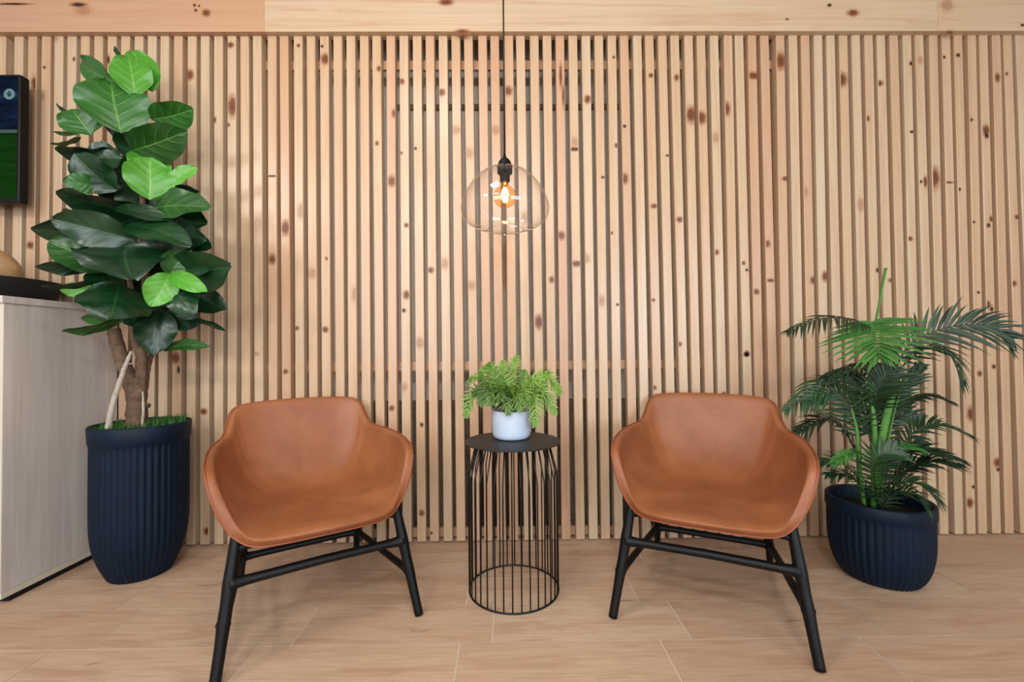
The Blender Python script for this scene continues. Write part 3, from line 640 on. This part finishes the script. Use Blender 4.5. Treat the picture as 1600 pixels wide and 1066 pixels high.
fr([(1367, 645), (1369, 618), (1380, 595), (1397, 576)], [1.70, 1.66, 1.64, 1.63], 18, 56, 5, ang=62, droop=.22, tone=.35, seed=6, nrm=CF)
fr([(1340, 650), (1318, 606), (1280, 598), (1230, 640)], [1.78, 1.77, 1.76, 1.76], 22, 44, 5, ang=55, droop=.5, tone=.75, seed=7)
fr([(1342, 700), (1330, 640), (1305, 612), (1258, 628)], [1.74, 1.72, 1.72, 1.72], 24, 56, 5, ang=60, droop=.25, tone=.55, seed=8, nrm=CF)
fr([(1340, 712), (1318, 672), (1288, 655), (1244, 676)], [1.78, 1.78, 1.78, 1.78], 20, 46, 5.5, ang=50, droop=.4, tone=.12, seed=9)
fr([(1400, 650), (1425, 625), (1458, 618), (1490, 630)], [1.78, 1.78, 1.77, 1.76], 18, 26, 6, ang=40, droop=.5, tone=.25, seed=10)
fr([(1398, 712), (1425, 678), (1465, 662), (1518, 682)], [1.74, 1.72, 1.69, 1.66], 22, 40, 4.5, ang=55, droop=.35, tone=.45, seed=11)
fr([(1380, 728), (1415, 705), (1455, 706), (1502, 720)], [1.72, 1.68, 1.64, 1.61], 20, 44, 5.5, ang=42, droop=.3, tone=.2, seed=12)
fr([(1382, 768), (1410, 738), (1450, 722), (1500, 728)], [1.72, 1.67, 1.63, 1.60], 24, 44, 5, ang=48, droop=.35, tone=.10, seed=13)
fr([(1374, 796), (1395, 762), (1430, 754), (1466, 782)], [1.70, 1.64, 1.60, 1.57], 20, 46, 5, ang=52, droop=.35, tone=.5, seed=14)
fr([(1352, 785), (1338, 745), (1312, 722), (1284, 722)], [1.76, 1.76, 1.76, 1.76], 20, 40, 4.5, ang=55, droop=.35, tone=.3, seed=15)
fr([(1360, 790), (1345, 760), (1322, 742), (1294, 742)], [1.74, 1.73, 1.73, 1.73], 18, 38, 4.5, ang=50, droop=.4, tone=.3, seed=16)
fr([(1372, 790), (1366, 745), (1372, 715), (1398, 700)], [1.72, 1.66, 1.63, 1.62], 22, 50, 5, ang=60, droop=.25, tone=.6, seed=17, nrm=CF)
fr([(1352, 712), (1330, 708), (1302, 724)], [1.68, 1.65, 1.63], 10, 26, 7, lime=True, ang=40, droop=.3, tone=.3, seed=18)
fr([(1375, 718), (1405, 702), (1438, 704)], [1.66, 1.63, 1.61], 10, 30, 7, lime=True, ang=30, droop=.3, tone=.15, seed=19)
fr([(1392, 660), (1405, 620), (1425, 592), (1437, 572)], [1.80, 1.80, 1.80, 1.80], 14, 34, 6, ang=40, droop=.2, tone=.7, seed=20, nrm=CF)
fr([(1368, 700), (1385, 660), (1412, 648), (1432, 652)], [1.82, 1.84, 1.86, 1.86], 18, 44, 5, ang=60, droop=.25, tone=.45, seed=21, nrm=CF)
fr([(1360, 690), (1350, 640), (1340, 600), (1330, 585)], [1.82, 1.85, 1.88, 1.88], 18, 44, 5, ang=60, droop=.25, tone=.12, seed=22, nrm=CF)
fr([(1370, 780), (1380, 735), (1400, 715), (1440, 690)], [1.80, 1.84, 1.86, 1.86], 20, 44, 5, ang=60, droop=.25, tone=.3, seed=23, nrm=CF)
fr([(1370, 690), (1372, 640), (1385, 615)], [1.86, 1.88, 1.90], 18, 52, 5, ang=65, droop=.2, tone=.1, seed=24, nrm=CF)
fr([(1376, 800), (1392, 776), (1425, 770), (1450, 800)], [1.68, 1.62, 1.58, 1.56], 16, 36, 5, ang=55, droop=.35, tone=.35, seed=25)
for px, Ys, rr_ in (([(1368, 792), (1374, 712), (1388, 640), (1397, 610)], [1.74, 1.69, 1.66, 1.65], (.011, .0125, .0125, .009)), ([(1364, 795), (1367, 710), (1366, 660), (1362, 630)], [1.73, 1.69, 1.68, 1.69], (.009, .009, .008, .005)),
                   ([(1350, 790), (1342, 720), (1338, 670), (1330, 640)], [1.73, 1.71, 1.71, 1.72], (.008, .008, .006, .004)), ([(1376, 790), (1382, 720), (1398, 640), (1415, 590)], [1.76, 1.76, 1.77, 1.76], (.006, .006, .005, .004)),
                   ([(1366, 790), (1364, 700), (1360, 600), (1364, 510)], [1.78, 1.78, 1.77, 1.74], (.006, .0055, .005, .004)), ([(1364, 560), (1366, 520), (1375, 468), (1384, 419)], [1.77, 1.77, 1.77, 1.77], (.006, .006, .0055, .0065)),
                   ([(1370, 790), (1378, 690), (1392, 620), (1400, 578)], [1.78, 1.78, 1.77, 1.76], (.005, .005, .005, .004))):
    ps.tube(curve([at(x, y, Y) for (x, y), Y in zip(px, Ys)], 6), smooth_list(rr_, 6), 10, squash=.6)
ps.build('stalk', M['stalk'], palm); M['rachis'] = mat_plain('dark_rachis', (38, 52, 28), .5); psd.build('rachis', M['rachis'], palm)
pf.build('foliage', M['palm'], palm, fix=False); tag(pl.build('foliage', M['palm_lime'], palm, fix=False), 'bright green young palm leaflets')

# ------------------------------------------------------------------ fern on the table
EX, EY = .0141, 1.7775; EB, EH = TZ+.0005, .692
fern = empty('potted_fern', (EX, EY, TZ)); tag(fern, 'small green fern in a pale blue grey pot on the round black table', 'potted plant')
M['pot'] = mat_plain('pale_blue_ceramic', (202, 216, 232), .45, .45, .05, 30, .02)
t = MB(); pr = curve([(.052, EB, 0), (.066, EB+.002, 0), (.0745, EB+.012, 0), (.0775, EB+.03, 0), (.0790, EB+.07, 0), (.0793, EH-.004, 0), (.0780, EH, 0), (.0745, EH, 0), (.0730, EH-.004, 0), (.0715, EH-.03, 0)], 4)
t.lathe([(0, EB)]+[(q.x, q.y) for q in pr], 72, (EX, EY)); t.build('pot', M['pot'], fern)
t = MB(); t.lathe([(.0715, EH-.025), (0, EH-.018)], 32, (EX, EY)); t.build('soil', M['soil'], fern)
M['fern'] = mat_blade('fern_pinna', (26, 66, 18), (126, 164, 58), .5)
ff, fs = MB(), MB()
def fn(tip, Yt, mid, Ym, n=15, L=17, tone=.6, seed=0, nrm=None, base=None):
    b = base or (EX+random.Random(seed).uniform(-.03, .03), EY+random.Random(seed+50).uniform(-.03, .02), EH-.022)
    pts = [b, at(*mid, Ym), at(*tip, Yt)]; sc = 1.75/F_PX
    frond(ff, fs, pts, n, L*sc*1.2, 3.7*sc, ang=68, droop=.25, tone=tone, seed=seed, nrm=nrm, r0=.0012, start=.22, taper=.85, jit=.14)
FC = (0, -.9, .5)
for k, a in enumerate([((732, 596), 1.74, (757, 592), 1.75, 14, 15, .45), ((728, 650), 1.72, (745, 610), 1.74, 16, 18, .6), ((755, 575), 1.80, (768, 590), 1.79, 14, 17, .7), ((808, 556), 1.80, (797, 590), 1.79, 18, 18, .7), ((786, 566), 1.78, (788, 600), 1.77, 16, 19, .65), ((772, 580), 1.75, (778, 605), 1.75, 14, 17, .55),
    ((874, 614), 1.74, (848, 588), 1.76, 18, 18, .7), ((858, 582), 1.80, (832, 602), 1.79, 14, 17, .75), ((866, 645), 1.70, (842, 606), 1.73, 18, 19, .65), ((836, 664), 1.68, (832, 618), 1.71, 17, 19, .6), ((838, 592), 1.76, (820, 605), 1.76, 14, 19, .7), ((800, 606), 1.70, (795, 612), 1.72, 14, 18, .55),
    ((740, 613), 1.72, (762, 612), 1.73, 14, 17, .2), ((812, 640), 1.68, (806, 615), 1.70, 14, 17, .45), ((765, 632), 1.68, (772, 612), 1.70, 13, 17, .25), ((794, 646), 1.67, (790, 618), 1.69, 13, 17, .3), ((750, 632), 1.70, (764, 608), 1.72, 14, 17, .2), ((824, 630), 1.69, (815, 610), 1.71, 14, 18, .5), ((780, 590), 1.84, (785, 605), 1.81, 14, 18, .35), ((820, 580), 1.84, (808, 604), 1.82, 14, 18, .5), ((850, 625), 1.82, (830, 610), 1.81, 14, 18, .5), ((755, 600), 1.84, (770, 605), 1.82, 14, 18, .3), ((782, 625), 1.66, (784, 610), 1.70, 12, 17, .2), ((852, 600), 1.74, (830, 596), 1.75, 15, 18, .75), ((765, 568), 1.77, (772, 588), 1.77, 13, 15, .6)]):
    fn(a[0], a[1], a[2], a[3], a[4], a[5], a[6], k+1, FC if k % 3 else (0, -.6, .8))
M['fern_stem'] = mat_plain('fern_stem', (70, 96, 36), .6); fs.build('stem', M['fern_stem'], fern); ff.build('foliage', M['fern'], fern, fix=False)

# ------------------------------------------------------------------ cabinet at the left
def mat_laminate():
    m = NT('pale_laminate'); v = m.coord(); a = m.noise(m.mapv(v, (9, 9, .8)), 1.0, 4, .6, .6); b = m.noise(m.mapv(v, (60, 60, 1.6)), 1.0, 3)
    c = m.ramp(a, [(.3, lin((224, 214, 203))), (.5, lin((210, 199, 190))), (.7, lin((199, 188, 179)))]); c = m.mix(m.math('MULTIPLY', m.math('SUBTRACT', b, .35, True), .6), c, lin((146, 130, 117)))
    m.set(base=c, rough=.45, spec=.4); return m.mat
M['lam'] = mat_laminate(); M['edge'] = mat_plain('pale_edging', (214, 204, 184), .5)
CX, CY0, CY1, CT = -1.893, 1.662, 2.1405, 1.157
cab = empty('cabinet', (CX-.45, 1.9, 0)); tag(cab, 'pale wood laminate cabinet standing at the left edge beside the tall planter', 'cabinet')
t = MB(); t.box((CX-1.1, CY0+.02, .022), (CX-.019, CY1, CT-.0275)); bevel(t.build('carcass', M['lam'], cab), .001)
t = MB(); t.box((CX-.018, CY0, .046), (CX, CY1, CT-.0275)); bevel(t.build('side_panel', M['lam'], cab), .001)
t = MB(); t.box((CX-.018, CY0-.0018, .046), (CX-.0002, CY0-.0002, CT-.0275)); t.build('edge_strip', M['edge'], cab)
t = MB(); t.box((CX-.018, CY0, .0225), (CX+.0006, CY1, .0455)); tag(t.build('edge_strip', M['edge'], cab), 'pale strip along the foot of the side panel')
for k in range(2):
    t = MB(); xa = CX-.022-.54*k; t.box((xa-.536, CY0, .046), (xa, CY0+.0195, CT-.031)); d_ = bevel(t.build('door', M['lam'], cab), .0015)
    t = MB(); t.box((xa-.03 if k else xa-.51, CY0-.02, .80), (xa-.018 if k else xa-.498, CY0-.0005, .95)); bevel(t.build('handle', M['black'], d_), .002)
t = MB(); t.box((CX-1.1, CY0-.012, CT-.027), (CX+.006, CY1, CT)); bevel(t.build('cabinet_top', M['lam'], cab), .0012)
t = MB(); t.box((CX-1.08, CY0+.03, 0), (CX-.004, CY1, .022)); t.build('kickboard', M['wire'], cab)

BXC = at(-44, 446, 1.88); bowl = empty('bowl', (BXC.x, 1.88, CT)); tag(bowl, 'wide shallow black bowl on top of the pale cabinet', 'bowl')
hb = .092
t = MB(); pr = curve([(.0, CT+.0005, 0), (.17, CT+.0005, 0), (.19, CT+.004, 0), (.235, CT+.035, 0), (.272, CT+.068, 0), (.286, CT+hb, 0), (.282, CT+hb, 0), (.26, CT+.066, 0), (.21, CT+.028, 0), (.16, CT+.010, 0), (0, CT+.008, 0)], 4)
t.lathe([(max(0, q.x), q.y) for q in pr], 72, (BXC.x, 1.88)); t.build('bowl_body', M['matte_black'], bowl)
M['tan'] = mat_plain('tan_wood', (196, 152, 106), .5, .4, .25, 16, .05)
bc = at(-14, 450, 1.93)
t = MB(); R_ = .118; cz = CT+.010+R_
cx_, cy_ = bc.x, 1.90
t.lathe([(R_*math.sin(PI*k/28), cz-R_*math.cos(PI*k/28)) for k in range(29)], 48, (cx_, cy_)); tag(t.build('decorative_ball', M['tan'], None, (cx_, cy_, cz)), 'round tan wooden ball lying in the wide black bowl', 'ball')

# ------------------------------------------------------------------ television
TR, TT, TB, TYB, TYF = -2.262, 2.243, 1.641, 2.082, 2.040
tv = empty('television', (TR-.54, TYB, (TT+TB)/2)); tag(tv, 'black flat television showing a green field hanging on the slatted wall at the left edge', 'television')
t = MB(); t.box((TR-1.07, TYF, TB), (TR, TYB, TT)); bevel(t.build('housing', M['black'], tv), .006, 3)
def mat_screen():
    m = NT('tv_picture'); m.t.nodes.remove(m.b); x, y, z = m.sep(m.coord()); co = m.coord()
    n1 = m.noise(m.mapv(co, (5, 1, 16)), 1.0, 4); n2 = m.noise(m.mapv(co, (3, 1, 40)), 1.0, 3)
    sky = m.ramp(n1, [(.35, lin((6, 14, 26))), (.55, lin((14, 34, 58))), (.7, lin((52, 78, 96)))]); b2 = m.noise(m.mapv(co, (8, 1, 8)), 1.0, 2)
    sky = m.mix(m.ramp(b2, [(.58, (0, 0, 0)), (.7, (.7, .7, .7))]), sky, lin((8, 24, 110)))
    grass = m.ramp(n2, [(.3, lin((8, 44, 6))), (.7, lin((20, 66, 12)))])
    c = m.mix(m.math('GREATER_THAN', z, 1.966), grass, sky)
    band = m.math('MULTIPLY', m.math('GREATER_THAN', z, 1.966), m.math('LESS_THAN', z, 1.981)); c = m.mix(m.math('MULTIPLY', band, .7), c, lin((96, 112, 104)))
    e = m.n('ShaderNodeEmission'); m.l(c, e.inputs[0]); e.inputs[1].default_value = .8; g = m.n('ShaderNodeBsdfGlossy'); g.inputs[1].default_value = .12; g.inputs[0].default_value = (.005, .005, .005, 1)
    ad = m.n('ShaderNodeAddShader'); m.l(e.outputs[0], ad.inputs[0]); m.l(g.outputs[0], ad.inputs[1]); m.l(ad.outputs[0], m.out.inputs[0]); return m.mat
t = MB(); t.box((TR-1.058, TYF-.0012, TB+.020), (TR-.012, TYF-.0002, TT-.012)); t.build('screen', mat_screen(), tv)
bp = at(14.5, 147, TYF-.0016); M['badge'] = mat_emit('badge_light', (120, 150, 152), .8); M['badge_leaf'] = mat_emit('badge_leaf', (22, 64, 66), .8)
t = MB(); n = 32; rr_ = .0255
t.add([(bp.x, TYF-.0016, bp.z)]+[(bp.x+rr_*math.cos(2*PI*k/n), TYF-.0016, bp.z+rr_*math.sin(2*PI*k/n)) for k in range(n)], [(0, 1+(k+1) % n, 1+k) for k in range(n)], smooth=False)
s_ = .016; y_ = TYF-.0020
for pts in (((0, .004), (.9, .25), (.0, -.95)), ((0, .004), (0, -.95), (-.9, .25)), ((-.62, .42), (0, .85), (0, .12)), ((.62, .42), (0, .12), (0, .85))):
    t.add([(bp.x+a*s_, y_, bp.z+b*s_) for a, b in pts], [(0, 1, 2)], None, (1, 1, 1), 1, False)
t.build('channel_badge', [M['badge'], M['badge_leaf']], tv, fix=False)
t = MB(); t.box((TR-.75, TYB+.0005, 1.80), (TR-.32, DW-.0015, 2.08)); t.build('wall_bracket', M['wire'], tv)

# ------------------------------------------------------------------ light
def area(name, loc, target, size, power, col, size_y=None):
    l = bpy.data.lights.new(name, 'AREA'); l.energy = power; l.color = col; l.size = size
    if size_y: l.shape = 'RECTANGLE'; l.size_y = size_y
    o = bpy.data.objects.new(name, l); COL.objects.link(o); o.location = loc
    o.rotation_euler = (Vector(target)-Vector(loc)).to_track_quat('-Z', 'Y').to_euler(); return o
LAMP = (1, .985, .95)
area('ceiling_lamp', (-2.5, -.5, 2.70), (.4, 1.9, .5), .6, 32, LAMP)
area('ceiling_lamp', (.1, -.95, 2.70), (.1, 2.1, .9), .45, 40, LAMP)
area('ceiling_lamp', (-1.1, -1.2, 2.70), (-.5, 2.1, 1.3), .45, 24, LAMP)
area('ceiling_lamp', (-.5, .95, 2.735), (-.5, .95, 0), .4, 8, LAMP)
area('window_light', (2.3, -3.2, 1.5), (.3, 2, 1.0), 2.2, 104, (.76, .88, 1.0), 1.9)
area('window_light', (-1.6, -3.2, 1.5), (-.3, 2, 1.0), 1.8, 72, (.86, .93, 1.0), 1.9)
w = bpy.data.worlds.new('world'); scene.world = w; w.use_nodes = True
w.node_tree.nodes['Background'].inputs[0].default_value = (.95, .97, 1, 1); w.node_tree.nodes['Background'].inputs[1].default_value = .15
pl_ = bpy.data.lights.new('bulb_light', 'POINT'); pl_.energy = .8; pl_.color = (1, .72, .42); pl_.shadow_soft_size = .012
po = bpy.data.objects.new('bulb_light', pl_); COL.objects.link(po); po.location = (PX, PY, 1.553)
vs = scene.view_settings; vs.view_transform = 'Standard'; vs.look = 'None'; vs.exposure = 0.40; vs.gamma = 1.0; vs.use_curve_mapping = False
scene.cycles.max_bounces = 10; scene.cycles.transparent_max_bounces = 16; scene.cycles.sample_clamp_indirect = 6
